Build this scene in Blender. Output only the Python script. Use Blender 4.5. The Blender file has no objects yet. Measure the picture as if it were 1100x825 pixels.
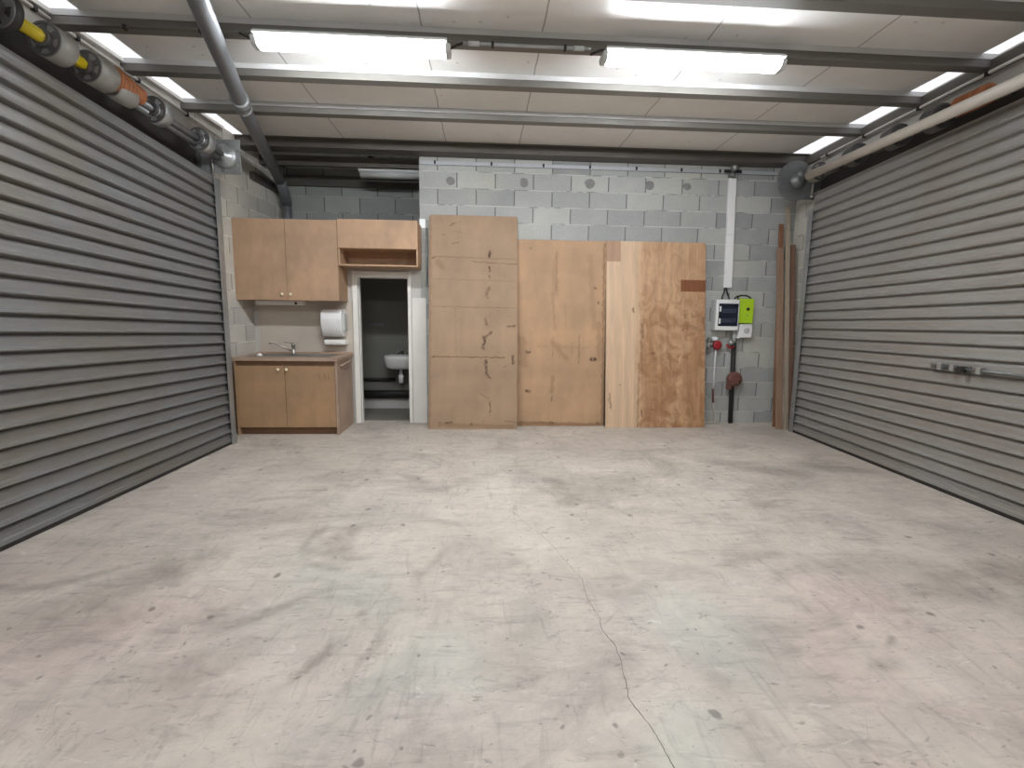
import bpy, math, random
import numpy as np
from mathutils import Vector, Matrix, noise
random.seed(7)
C = bpy.context.scene.collection
PI = math.pi

# ------------------------------------------------------------------ mesh helper
class MB:
    def __init__(s): s.v = []; s.f = []; s.sm = []
    def add(s, vs, fs, smooth=False):
        o = len(s.v); s.v += [tuple(v) for v in vs]
        for i, f in enumerate(fs):
            s.f.append([o + k for k in f]); s.sm.append(smooth if isinstance(smooth, bool) else smooth[i])
        return s
    def box(s, x0, x1, y0, y1, z0, z1):
        return s.add([(x0,y0,z0),(x1,y0,z0),(x1,y1,z0),(x0,y1,z0),(x0,y0,z1),(x1,y0,z1),(x1,y1,z1),(x0,y1,z1)],
                     [(0,3,2,1),(4,5,6,7),(0,1,5,4),(1,2,6,5),(2,3,7,6),(3,0,4,7)])
    def frame(s, axis):
        a = Vector(axis).normalized(); t = Vector((0,0,1)) if abs(a.z) < .9 else Vector((1,0,0))
        u = t.cross(a).normalized(); return a, u, a.cross(u)
    def lathe(s, org, axis, prof, n=24, smooth=True):          # prof: (radius, distance along axis)
        a, u, w = s.frame(axis); o = Vector(org); vs = []
        for r, h in prof:
            for k in range(n):
                t = 2*PI*k/n; vs.append(o + a*h + (u*math.cos(t) + w*math.sin(t))*r)
        fs = []; sm = []
        for i in range(len(prof)-1):
            for k in range(n):
                k2 = (k+1) % n
                fs.append((i*n+k, i*n+k2, (i+1)*n+k2, (i+1)*n+k)); sm.append(smooth)
        fs.append(tuple(range(n))[::-1]); sm.append(False)
        fs.append(tuple(range((len(prof)-1)*n, len(prof)*n))); sm.append(False)
        return s.add(vs, fs, sm)
    def cyl(s, p0, p1, r, n=20, r2=None):
        d = Vector(p1) - Vector(p0)
        return s.lathe(p0, d, [(r, 0), (r if r2 is None else r2, d.length)], n)
    def tube(s, pts, r, n=10):
        pts = [Vector(p) for p in pts]; vs = []; u = None
        for i, p in enumerate(pts):
            d = (pts[min(i+1, len(pts)-1)] - pts[max(i-1, 0)]).normalized()
            if u is None: _, u, w = s.frame(d)
            u = (u - d*u.dot(d)).normalized(); w = d.cross(u)
            for k in range(n):
                t = 2*PI*k/n; vs.append(p + (u*math.cos(t) + w*math.sin(t))*r)
        fs = []; sm = []
        for i in range(len(pts)-1):
            for k in range(n):
                k2 = (k+1) % n; fs.append((i*n+k, i*n+k2, (i+1)*n+k2, (i+1)*n+k)); sm.append(True)
        fs += [tuple(range(n))[::-1], tuple(range((len(pts)-1)*n, len(pts)*n))]; sm += [False, False]
        return s.add(vs, fs, sm)
    def ball(s, c, r, n=14):
        prof = [(max(r*math.sin(PI*i/n), 1e-4), -r*math.cos(PI*i/n)) for i in range(n+1)]
        return s.lathe(c, (0,0,1), prof, n)
    def prism(s, poly, lo, hi, axis='x', smooth=False):         # poly in the plane of the two other axes
        n = len(poly)
        def P(a, b, t): return {'x': (t,a,b), 'y': (a,t,b), 'z': (a,b,t)}[axis]
        vs = [P(a,b,lo) for a,b in poly] + [P(a,b,hi) for a,b in poly]
        fs = [tuple(range(n)), tuple(range(n, 2*n))[::-1]]; sm = [False, False]
        for i in range(n):
            j = (i+1) % n; fs.append((i, i+n, j+n, j)); sm.append(smooth)
        return s.add(vs, fs, sm)
    def build(s, name, mat, parent=None, bevel=0, seg=2, loc=None, rotz=0, fix=True):
        me = bpy.data.meshes.new(name); me.from_pydata(s.v, [], s.f)
        me.polygons.foreach_set('use_smooth', s.sm)
        if fix:
            import bmesh
            b = bmesh.new(); b.from_mesh(me); bmesh.ops.recalc_face_normals(b, faces=b.faces); b.to_mesh(me); b.free()
        me.materials.append(mat)
        o = bpy.data.objects.new(name, me); C.objects.link(o)
        if parent: o.parent = parent
        if loc: o.location = loc
        o.rotation_euler.z = rotz
        if bevel:
            m = o.modifiers.new('Bevel', 'BEVEL'); m.width = bevel; m.segments = seg; m.limit_method = 'ANGLE'; m.angle_limit = 0.9
        return o

def thing(name, label, cat, loc=(0,0,0), rotz=0, group=None):
    o = bpy.data.objects.new(name, None); C.objects.link(o); o.location = loc; o.rotation_euler.z = rotz
    o.empty_display_size = .1
    return tag(o, label, cat, group)
def tag(o, label, cat, group=None):
    o['label'] = label; o['category'] = cat
    if group: o['group'] = group
    return o
def struct(o): o['kind'] = 'structure'; return o
def dup(root, loc, label=None):
    r = root.copy(); C.objects.link(r); r.location = loc
    if label: r['label'] = label
    for ch in list(root.children):
        c = ch.copy(); C.objects.link(c); c.parent = r
        for g in ch.children:
            d = g.copy(); C.objects.link(d); d.parent = c
    return r

# ------------------------------------------------------------------ materials
class NT:
    def __init__(s, name):
        s.m = bpy.data.materials.new(name); s.m.use_nodes = True; s.t = s.m.node_tree; s.b = s.t.nodes['Principled BSDF']
        s.tc = None
    def n(s, typ, ins=None, **kw):
        x = s.t.nodes.new(typ)
        for k, v in kw.items(): setattr(x, k, v)
        for k, v in (ins or {}).items():
            if hasattr(v, 'is_output') or isinstance(v, bpy.types.NodeSocket): s.t.links.new(v, x.inputs[k])
            else: x.inputs[k].default_value = v
        return x
    def obj(s):
        if not s.tc: s.tc = s.n('ShaderNodeTexCoord')
        return s.tc.outputs['Object']
    def map(s, scale=(1,1,1), loc=(0,0,0), rot=(0,0,0), vec=None):
        return s.n('ShaderNodeMapping', {'Vector': vec or s.obj(), 'Scale': scale, 'Location': loc, 'Rotation': rot}).outputs[0]
    def noise(s, scale, detail=4, rough=.55, vec=None, dist=0):
        return s.n('ShaderNodeTexNoise', {'Vector': vec or s.obj(), 'Scale': scale, 'Detail': detail, 'Roughness': rough, 'Distortion': dist}).outputs['Fac']
    def ramp(s, fac, lo, hi, a=0., b=1.):
        return s.n('ShaderNodeMapRange', {'Value': fac, 'From Min': lo, 'From Max': hi, 'To Min': a, 'To Max': b}).outputs[0]
    def mix(s, fac, a, b, mode='MIX'):
        x = s.n('ShaderNodeMix', data_type='RGBA', blend_type=mode)
        for i, v in ((0, fac), (6, a), (7, b)):
            if isinstance(v, bpy.types.NodeSocket): s.t.links.new(v, x.inputs[i])
            else: x.inputs[i].default_value = v if i == 0 else (*v, 1)
        return x.outputs[2]
    def math(s, op, a, b=0., c=None):
        ins = {0: a, 1: b}
        if c is not None: ins[2] = c
        return s.n('ShaderNodeMath', ins, operation=op).outputs[0]
    def mul(s, a, f):  # colour times a float socket
        return s.mix(1.0, a, s.n('ShaderNodeCombineColor', {0: f, 1: f, 2: f}).outputs[0], 'MULTIPLY')
    def set(s, col=None, rough=None, metal=None, bump=None, bstr=.3, bdist=.005, spec=None, coat=None):
        def put(k, v):
            if isinstance(v, bpy.types.NodeSocket): s.t.links.new(v, s.b.inputs[k])
            elif v is not None: s.b.inputs[k].default_value = (*v, 1) if isinstance(v, tuple) else v
        put('Base Color', col); put('Roughness', rough); put('Metallic', metal); put('Specular IOR Level', spec); put('Coat Weight', coat)
        if bump is not None:
            b = s.n('ShaderNodeBump', {'Height': bump, 'Strength': bstr, 'Distance': bdist}); s.t.links.new(b.outputs[0], s.b.inputs['Normal'])
        return s.m
    def xyz(s):
        return s.n('ShaderNodeSeparateXYZ', {0: s.obj()}).outputs
def srgb(r, g, b):
    f = lambda c: ((c/255+.055)/1.055)**2.4 if c > 10 else c/255/12.92
    return (f(r), f(g), f(b))

def plain(name, col, rough=.5, metal=0., var=.12, scale=8, bump=0.):
    t = NT(name); f = t.noise(scale, 5)
    c = t.mul(t.mix(0., col, col), t.ramp(f, .25, .75, 1-var, 1+var))
    return t.set(c, t.ramp(f, .3, .7, max(rough-.06, .02), rough+.06), metal, bump=f if bump else None, bstr=bump)
def emit(name, col, strength):
    t = NT(name); t.set((.8,.8,.8), .5)
    t.b.inputs['Emission Color'].default_value = (*col, 1); t.b.inputs['Emission Strength'].default_value = strength
    return t.m

def floor_mat():
    t = NT('concrete_floor')
    big = t.noise(.55, 5, .6); mid = t.noise(2.3, 7, .65, dist=.6); fine = t.noise(14, 8, .7); grit = t.noise(90, 4, .6)
    c = t.mix(t.ramp(big, .35, .65), srgb(191,182,171), srgb(204,195,184))
    tint = t.noise(.75, 3, .5, t.map(loc=(3.1,7.7,0)))
    c = t.mix(t.ramp(tint, .50, .62, 0, .3), c, srgb(192,180,172))
    c = t.mul(c, t.ramp(mid, .3, .72, .80, 1.09))
    c = t.mul(c, t.ramp(fine, .25, .75, .88, 1.08))
    # broom drag marks and trowel sweeps
    st = t.noise(3.0, 6, .65, t.map(scale=(1, 5.5, 1), rot=(0,0,.35)), dist=.8)
    c = t.mul(c, t.ramp(st, .53, .70, 1., .78))
    st2 = t.noise(4.2, 5, .6, t.map(scale=(5, .8, 1), rot=(0,0,-.25), loc=(4,1,0)), dist=1.)
    c = t.mul(c, t.ramp(st2, .57, .72, 1., .80))
    st3 = t.noise(1.1, 6, .7, t.map(loc=(7.3,1.9,2.2)), dist=1.5)
    c = t.mul(c, t.ramp(st3, .51, .66, 1., .78))
    st4 = t.noise(5, 6, .7, t.map(scale=(1.6, 4, 1), rot=(0,0,.9), loc=(1,8,0)), dist=1.5)
    c = t.mul(c, t.ramp(st4, .59, .70, 1., .76))
    light = t.noise(6, 6, .7, t.map(scale=(1.2,3,1), rot=(0,0,-.5)), dist=1.2)
    c = t.mix(t.ramp(light, .60, .72, 0, .45), c, srgb(224,222,214))
    # thin curved scratches and trowel lines: narrow contours of a warped noise, broken up by a mask
    for sc, lo, wd, dk, lc, mk in ((1.9, .5, .006, .80, (1,2,3), .52), (3.4, .47, .008, .82, (7,3,1), .54), (6.5, .53, .016, .84, (2,8,5), .50)):
        n_ = t.noise(sc, 3, .55, t.map(loc=lc), dist=1.3); k = t.ramp(t.math('ABSOLUTE', t.math('SUBTRACT', n_, lo)), 0, wd, 1., 0.)
        k = t.math('MULTIPLY', k, t.ramp(t.noise(2.6, 5, .7, t.map(loc=(lc[1],lc[2],lc[0]))), mk, mk+.12))
        c = t.mul(c, t.ramp(k, 0, 1, 1., dk))
    # short smears and grit: ragged, stretched, clustered
    for sc, rot, mp, lo, dk, lc in ((9, .5, (1,2.6,1), .665, .66, (3,1,4)), (17, -.3, (1,2.2,1), .665, .68, (5,9,2)), (34, .2, (1,1.6,1), .68, .66, (1,4,7)), (12, 1.2, (1,3.2,1), .675, .70, (8,2,6))):
        k = t.ramp(t.noise(sc, 3, .6, t.map(scale=mp, rot=(0,0,rot), loc=lc), dist=.6), lo, lo+.05)
        c = t.mul(c, t.ramp(k, 0, 1, 1., dk))
    for sc, keep, dk in ((3.2, .80, .5), (7, .80, .58)):
        wv = t.n('ShaderNodeVectorMath', {0: t.obj(), 1: t.n('ShaderNodeVectorMath', {0: t.n('ShaderNodeTexNoise', {'Vector': t.obj(), 'Scale': 14, 'Detail': 3}).outputs['Color'], 'Scale': .05}, operation='SCALE').outputs[0]}, operation='ADD').outputs[0]
        v = t.n('ShaderNodeTexVoronoi', {'Vector': t.map(scale=(1,.8,0), rot=(0,0,.4), vec=wv), 'Scale': sc}); v.voronoi_dimensions = '2D'
        on = t.math('GREATER_THAN', t.n('ShaderNodeSeparateColor', {0: v.outputs['Color']}).outputs[0], keep)
        c = t.mul(c, t.ramp(t.math('MULTIPLY', t.ramp(v.outputs['Distance'], .03, .06, 1., 0.), on), 0, 1, 1., dk))
    pk = t.n('ShaderNodeAttribute', attribute_name='pink').outputs['Fac']; cl = t.n('ShaderNodeAttribute', attribute_name='cool').outputs['Fac']
    edge = t.ramp(t.noise(2.2, 5, .6, t.map(loc=(1,1,9))), .35, .6, .35, 1.)
    c = t.mix(t.math('MULTIPLY', pk, edge), c, t.mix(1., c, (1.0,.935,.955), 'MULTIPLY')); c = t.mix(t.math('MULTIPLY', cl, edge), c, t.mix(1., c, (.95,1.01,1.015), 'MULTIPLY'))
    at = t.n('ShaderNodeAttribute', attribute_name='stain').outputs['Fac']
    brk = t.noise(4, 7, .7, dist=1.2)
    sf = t.math('MULTIPLY', at, t.ramp(brk, .32, .66, .25, 1.15))
    c = t.mix(sf, c, srgb(112,104,94))
    h = t.math('ADD', t.math('MULTIPLY', fine, .6), t.math('MULTIPLY', grit, .25))
    return t.set(c, t.ramp(mid, .3, .7, .5, .68), 0., h, .10, .006, spec=.35)

def block_mat(name, bw, rh, ox, oz, axis='x', base=(171,171,169), var=1.1, bump=.6):
    t = NT(name); x = t.xyz()
    wob = t.noise(3, 3, .5)
    u = t.math('ADD', x[0] if axis == 'x' else x[1], ox); w = t.math('ADD', x[2], oz)
    w = t.math('ADD', w, t.ramp(wob, .3, .7, -.003, .003))
    vec = t.n('ShaderNodeCombineXYZ', {0: u, 1: w}).outputs[0]
    b = t.n('ShaderNodeTexBrick', {'Vector': vec, 'Color1': (0,0,0,1), 'Color2': (1,1,1,1), 'Mortar': (.5,.5,.5,1), 'Scale': 1., 'Mortar Size': .0068,
            'Mortar Smooth': .35, 'Bias': 0., 'Brick Width': bw, 'Row Height': rh})
    b.offset = .5; b.offset_frequency = 2
    br, bg, bb = base
    rnd = t.n('ShaderNodeSeparateColor', {0: b.outputs['Color']}).outputs[0]
    c = t.mix(rnd, srgb(br-16*var, bg-15*var, bb-13*var), srgb(br+14*var, bg+15*var, bb+12*var))
    blot = t.noise(2.2, 5, .6)
    c = t.mul(c, t.ramp(blot, .3, .7, .90, 1.08))
    c = t.mix(t.ramp(t.noise(1.3, 3, .5, t.map(loc=(5,2,8))), .5, .65, 0, .4), c, srgb(br+14, bg+14, bb+2))
    grain = t.noise(70, 6, .75)
    c = t.mul(c, t.ramp(grain, .25, .75, .88, 1.1))
    # flush mortar joints: some pale, some dirty
    mj = t.noise(5, 3, .6, t.map(loc=(2,9,1)))
    row = t.ramp(t.math('PINGPONG', w, rh/2), .008, .011, 1., 0.)
    mcol = t.mix(t.math('MULTIPLY', row, t.ramp(mj, .38, .5, .35, 1.)), srgb(br-58, bg-58, bb-58), srgb(br+22, bg+22, bb+20))
    c = t.mix(b.outputs['Fac'], c, mcol)
    h = t.math('SUBTRACT', t.math('MULTIPLY', grain, .35), t.math('MULTIPLY', b.outputs['Fac'], 1.))
    return t.set(c, .9, 0., h, bump, .004, spec=.2)

def mdf_mat(name, col=(176,140,108), var=.09, attr=False):
    t = NT(name)
    f1 = t.noise(2.5, 4, .55); f2 = t.noise(10, 6, .65, t.map(scale=(1,1,.5))); f3 = t.noise(160, 3, .6)
    c = t.mix(t.ramp(f1, .35, .65), srgb(*[k*.95 for k in col]), srgb(min(col[0]*1.05,255), min(col[1]*1.04,255), col[2]*1.02))
    c = t.mul(c, t.ramp(f2, .3, .7, 1-var, 1+var)); c = t.mul(c, t.ramp(f3, .3, .7, .97, 1.03))
    if attr:
        a = t.n('ShaderNodeAttribute', attribute_name='stain').outputs['Fac']
        a = t.math('MULTIPLY', a, t.ramp(t.noise(34, 4, .6), .34, .6, .35, 1.2))
        c = t.mix(a, c, srgb(74,52,38))
        a2 = t.n('ShaderNodeAttribute', attribute_name='scuff').outputs['Fac']
        c = t.mix(a2, c, srgb(122,90,64))
    return t.set(c, t.ramp(f2, .3, .7, .55, .7), 0., f3, .05, .002, spec=.3)

def ply_mat():
    t = NT('plywood'); x = t.xyz()
    wv = t.noise(1.4, 4, .55, t.map(scale=(2.2,1,.5)), dist=.6)
    fig = t.noise(5, 5, .6, t.map(scale=(1.3,1,.9)), dist=1.8)
    gr = t.noise(16, 6, .65, t.map(scale=(2.6,1,.11)), dist=.25)
    fi = t.noise(70, 3, .6, t.map(scale=(3,1,.05)))
    wave = t.n('ShaderNodeTexWave', {'Vector': t.map(scale=(1,1,.18), rot=(0,.10,0)), 'Scale': 2.6, 'Distortion': 13., 'Detail': 4., 'Detail Scale': .8, 'Detail Roughness': .6}).outputs['Fac']
    split = t.math('ADD', x[0], t.ramp(t.noise(1.2, 3, .5, t.map(scale=(0,1,1))), .3, .7, -.03, .03))
    right = t.ramp(split, .33, .43)
    lowr = t.math('MULTIPLY', right, t.ramp(x[2], 1.15, 1.75, 1., .35))
    c = t.mix(right, srgb(212,182,152), srgb(202,165,130))
    c = t.mix(t.math('MULTIPLY', lowr, t.ramp(fig, .42, .62, 0, .95)), c, srgb(158,116,80))
    c = t.mix(t.math('MULTIPLY', lowr, t.ramp(wv, .45, .66, 0, .7)), c, srgb(168,126,92))
    c = t.mul(c, t.ramp(wave, 0, 1, .93, 1.04)); c = t.mul(c, t.ramp(gr, .3, .7, .86, 1.1)); c = t.mul(c, t.ramp(fi, .3, .7, .95, 1.04))
    a = t.n('ShaderNodeAttribute', attribute_name='patch').outputs['Fac']
    c = t.mix(a, c, t.mul(t.mix(0., srgb(132,84,56), srgb(0,0,0)), t.ramp(gr, .3, .7, .85, 1.15)))
    s_ = t.n('ShaderNodeAttribute', attribute_name='stain').outputs['Fac']
    s_ = t.math('MULTIPLY', s_, t.ramp(t.noise(24, 4, .6), .3, .6, .5, 1.1))
    c = t.mix(s_, c, srgb(96,62,40))
    return t.set(c, t.ramp(gr, .3, .7, .42, .55), 0., gr, .05, .002, spec=.35)

def steel_sheet(name, col, warm):
    t = NT(name)
    st = t.noise(6, 5, .6, t.map(scale=(1, .12, 3.2))); big = t.noise(.8, 4, .6, dist=.5); fi = t.noise(60, 3, .7, t.map(scale=(1,.2,1)))
    c = t.mix(t.ramp(big, .42, .62), srgb(*col), srgb(*warm))
    c = t.mul(c, t.ramp(st, .3, .7, .94, 1.05)); c = t.mul(c, t.ramp(fi, .3, .7, .95, 1.05))
    return t.set(c, t.ramp(st, .3, .7, .38, .5), .30, fi, .03, .002)

def lining_mat():
    t = NT('roof_lining'); x = t.xyz()
    c = t.mul(t.mix(t.ramp(t.noise(.9, 4), .35, .65), srgb(231,230,227), srgb(238,237,234)), t.ramp(t.noise(5, 6, .65), .3, .7, .96, 1.03))
    for xs in (-1.45, -.39, .387, 1.475, 2.52):
        d = t.math('ABSOLUTE', t.math('SUBTRACT', t.math('ADD', x[0], t.ramp(t.noise(2.5, 2), .3, .7, -.008, .008)), xs))
        c = t.mul(c, t.ramp(d, .003, .007, .45, 1.))
    v = t.n('ShaderNodeTexVoronoi', {'Vector': t.obj(), 'Scale': 6.}); v.voronoi_dimensions = '2D'
    k = t.math('MULTIPLY', t.ramp(v.outputs['Distance'], .04, .08, 1., 0.), t.math('GREATER_THAN', t.n('ShaderNodeSeparateColor', {0: v.outputs['Color']}).outputs[0], .86))
    c = t.mul(c, t.ramp(k, 0, 1, 1., .7))
    return t.set(c, .38, 0., t.noise(3, 3), .08, .01)

M = {}
M['floor'] = floor_mat()
M['block'] = block_mat('concrete_block', .427, .18, -.568+.427*4+.2135, -2.297+.18*14)
M['block_side'] = block_mat('painted_block', .427, .18, .13, -2.297+.18*14+.09, 'y', (196,192,184), .5, .45)
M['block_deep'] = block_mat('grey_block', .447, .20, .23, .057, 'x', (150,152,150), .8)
M['lining'] = lining_mat()
M['plaster'] = plain('plaster', srgb(196,193,188), .7, 0, .06, 3)
M['board_white'] = plain('white_board', srgb(228,225,219), .55, 0, .05, 4)
M['splash'] = plain('splashback', srgb(196,186,174), .4, 0, .05, 4)
M['white_paint'] = plain('white_paint', srgb(232,230,224), .45, 0, .05, 6)
M['purlin'] = plain('galvanised_purlin', srgb(118,115,110), .5, .2, .10, 5)
M['web_white'] = plain('lining_edge', srgb(204,204,204), .5, 0, .06, 5)
M['beam'] = plain('dark_steel', srgb(92,88,82), .55, .3, .15, 4)
M['galv'] = plain('galvanised_steel', srgb(165,167,167), .38, .6, .18, 9)
M['galv_dark'] = plain('dull_galvanised_steel', srgb(120,122,122), .42, .6, .2, 9)
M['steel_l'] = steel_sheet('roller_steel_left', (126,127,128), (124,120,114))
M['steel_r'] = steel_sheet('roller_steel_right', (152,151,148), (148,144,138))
M['black'] = plain('black_rubber', srgb(34,32,30), .6)
M['void'] = plain('void_shade', srgb(54,50,47), .7)  # near-black colour standing in for the shade in the door-head void
M['mdf'] = mdf_mat('mdf_board', (176,146,120))
M['mdf_low'] = mdf_mat('mdf_board_low', (168,137,106))
M['mdf_panel'] = mdf_mat('mdf_sheet', (162,137,113), .06, True)
M['mdf_panel2'] = mdf_mat('mdf_sheet_tan', (180,148,118), .06, True)
M['mdf_dark'] = mdf_mat('mdf_edge', (128,98,76))
M['ply'] = ply_mat()
M['laminate'] = mdf_mat('brown_laminate', (172,149,132))
M['brass'] = plain('brass_knob', srgb(250,236,208), .25, .05)
M['stainless'] = plain('stainless_steel', srgb(150,144,136), .45, .5, .05, 20)
M['chrome'] = plain('chrome', srgb(176,172,166), .32, .85, .04)
M['white_plastic'] = plain('white_plastic', srgb(236,236,236), .32, 0, .03)
M['grey_plastic'] = plain('grey_plastic', srgb(190,192,190), .4, 0, .04)
M['paper'] = plain('paper', srgb(240,239,236), .8, 0, .03)
M['navy'] = plain('smoked_cover', srgb(24,30,46), .12, 0, .15)
M['breaker'] = plain('breaker', srgb(52,60,78), .4, 0, .1)
M['lime'] = plain('lime_plastic', srgb(176,214,40), .4, 0, .04)
M['pvc'] = plain('grey_pvc', srgb(114,117,120), .35, 0, .06, 4)
M['pvc_dark'] = plain('dark_grey_pvc', srgb(98,101,104), .38, 0, .06, 4)
M['cream'] = plain('cream_tube', srgb(196,190,180), .5, 0, .06, 5)
M['yellow'] = plain('yellow_paint', srgb(206,182,34), .4, 0, .12, 12)
M['orange'] = plain('orange_spring', srgb(158,98,60), .6, 0, .3, 24)
M['drum'] = plain('drum_grey', srgb(140,138,132), .5, .1, .12, 7)
M['wheel'] = plain('wheel_grey', srgb(96,94,94), .5, .3, .12, 10)
M['rust'] = plain('rust_brown', srgb(112,72,62), .7, 0, .2, 14)
M['red'] = plain('red_plastic', srgb(150,30,38), .45, 0, .1)
M['patch'] = plain('mortar_patch', srgb(132,131,129), .9, 0, .16, 30)
M['crack'] = plain('crack', srgb(92,84,76), .9, 0, .25, 30)
M['basin'] = plain('ceramic', srgb(208,208,206), .2, 0, .03)
M['deck'] = plain('loft_sheet', srgb(120,116,108), .7, 0, .1)
M['strip'] = plain('aluminium_strip', srgb(184,186,190), .4, .2, .06)
def timber(name, col):
    t = NT(name); g = t.noise(9, 5, .65, t.map(scale=(4,4,.18)), dist=.3); b = t.noise(2.2, 4, .6)
    c = t.mul(t.mix(0., srgb(*col), srgb(*col)), t.ramp(g, .3, .7, .78, 1.14)); c = t.mul(c, t.ramp(b, .3, .7, .86, 1.1))
    v = t.n('ShaderNodeTexVoronoi', {'Vector': t.map(scale=(3,3,1.2)), 'Scale': 4.})
    c = t.mix(t.ramp(v.outputs['Distance'], .06, .14, .45, 0.), c, srgb(*[k*.6 for k in col]))
    return t.set(c, .7, 0., g, .1, .002)
M['timber_pink'] = timber('weathered_timber', (150,122,102))
M['timber_brown'] = timber('brown_timber', (138,98,72))
M['timber_pale'] = timber('pale_timber', (166,153,134))
M['timber_dark'] = timber('dark_timber', (122,92,76))
LAMP = 98.
M['lamp'] = emit('lit_diffuser', (.955, .99, 1.03), LAMP)
M['lamp_rear'] = emit('lit_diffuser_rear', (.955, .99, 1.03), LAMP*.56)
M['sky'] = emit('translucent_roof_sheet', (.93, .95, 1.), 1.0)
M['lamp_off'] = plain('unlit_diffuser', srgb(188,190,190), .4, 0, .04)

# ------------------------------------------------------------------ frames of the two side walls (slightly out of square)
LA, RA = -math.atan(.046), -math.atan(.0475)
LO, RO = (-2.42, 4.75, 0), (3.516, 5.18, 0)

# ------------------------------------------------------------------ floor (fine grid: carries the stain attribute)
def soft_ellipses(X, Y, items):
    out = np.zeros_like(X)
    for cx, cy, rx, ry, ang, s in items:
        ca, sa = math.cos(ang), math.sin(ang)
        u = ((X-cx)*ca + (Y-cy)*sa)/rx; v = (-(X-cx)*sa + (Y-cy)*ca)/ry
        d = np.sqrt(u*u+v*v); out = np.maximum(out, s*np.clip((1-d)/.55, 0, 1))
    return np.clip(out, 0, 1)
def make_floor():
    xs = np.concatenate(([-4.4], np.arange(-3.2, 4.3, .035), [5.4])); ys = np.concatenate(([-3.2, -1.], np.arange(.9, 5.9, .03), [6.9]))
    X, Y = np.meshgrid(xs, ys); nx, ny = len(xs), len(ys)
    v = np.stack([X.ravel(), Y.ravel(), np.zeros(nx*ny)], 1)
    i = np.arange(nx*ny).reshape(ny, nx)
    q = np.stack([i[:-1,:-1], i[:-1,1:], i[1:,1:], i[1:,:-1]], -1).reshape(-1, 4)
    me = bpy.data.meshes.new('floor'); me.from_pydata(v.tolist(), [], q.tolist())
    # warp the sample position so the smears get ragged outlines
    WX = X + .10*np.sin(3.1*Y+1.7*X) + .05*np.sin(9*Y-4*X); WY = Y + .08*np.sin(3.7*X-1.1*Y) + .04*np.sin(8*X+5*Y)
    S = soft_ellipses(WX, WY, [
        (.45,3.55,.10,.42,.25,.45), (.52,3.12,.07,.16,-.5,.55), (.38,4.5,.3,.2,0,.22),
        (-.70,2.68,.10,.34,-.35,.55), (-.90,2.62,.05,.26,-.1,.6), (-.78,2.50,.22,.05,.1,.5), (-.86,2.36,.16,.04,.1,.5),
        (-.60,3.72,.26,.06,-.35,.5), (-.40,3.55,.25,.04,.1,.4), (-1.1,3.7,.3,.12,.2,.3),
        (2.42,3.72,.34,.20,-.3,.6), (2.95,3.86,.42,.16,.1,.5), (2.2,3.98,.3,.12,-.2,.45), (1.75,4.5,.45,.08,.1,.3), (2.02,3.0,.14,.10,0,.3),
        (2.6,2.22,.34,.22,.2,.55), (2.25,2.05,.3,.2,0,.4), (1.9,2.2,.5,.12,.1,.25),
        (-1.68,2.12,.18,.55,-.5,.42), (-1.62,1.8,.2,.25,-.3,.32), (-2.0,2.28,.2,.06,.2,.6), (-2.2,2.27,.1,.05,0,.5),
        (.76,2.1,.35,.1,0,.28), (1.07,2.3,.35,.12,.1,.28), (1.16,1.72,.16,.2,.4,.28), (.8,1.5,.1,.3,.3,.26), (-.55,1.72,.03,.17,-.15,.65), (-.57,1.96,.025,.1,-.1,.55),
        (-.72,1.72,.04,.12,-.4,.5), (-1.19,2.0,.1,.3,-.6,.3), (-.85,1.55,.2,.15,0,.2), (-.4,1.3,.12,.25,.1,.2), (.16,1.75,.14,.2,0,.25), (1.63,1.52,.12,.05,.2,.35),
        (3.2,5.2,.4,.3,0,.3), (-1.0,1.75,.07,.3,-.5,.34), (-.95,2.05,.3,.05,.6,.4), (-.2,2.35,.05,.28,-.4,.36), (.25,2.25,.2,.06,.5,.36), (.05,1.55,.22,.16,0,.26), (1.45,2.35,.35,.06,-.1,.34), (.95,3.0,.4,.08,.15,.3), (-1.3,3.2,.35,.05,.1,.34), (-.1,2.9,.3,.06,-.3,.3), (1.5,1.9,.06,.3,.5,.28), (.75,1.35,.12,.2,.4,.3), (1.9,1.75,.08,.03,.2,.5), (2.0,1.95,.1,.035,.1,.5), (1.75,1.62,.06,.025,.3,.55), (0.2,5.1,.6,.15,0,.18), (-1.1,4.9,.3,.2,0,.25), (-.3,4.3,.5,.1,.2,.2), (1.2,3.4,.5,.14,.1,.2)])
    a = me.attributes.new('stain', 'FLOAT', 'POINT'); a.data.foreach_set('value', S.ravel().astype(np.float32))
    for an, it in (('pink', [(-1.45,1.55,1.0,.75,.3,1), (-.15,1.15,.45,.35,0,.8), (1.75,1.55,.85,.75,0,1), (.95,1.15,.4,.35,0,.8), (-2.2,2.4,.4,.4,0,.6)]),
                   ('cool', [(-.75,2.15,.5,.6,.2,1), (-.25,1.5,.35,.45,0,1), (.62,1.25,.28,.4,0,1), (.95,1.85,.4,.45,0,1), (-1.9,1.35,.3,.3,0,.8), (.2,1.75,.2,.25,0,.8), (-.6,3.1,.5,.4,0,.5), (.3,3.9,.5,.6,0,.5)])):
        a = me.attributes.new(an, 'FLOAT', 'POINT'); a.data.foreach_set('value', soft_ellipses(WX, WY, it).ravel().astype(np.float32))
    me.materials.append(M['floor']); o = bpy.data.objects.new('floor', me); C.objects.link(o); return struct(o)
floor = make_floor()
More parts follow.
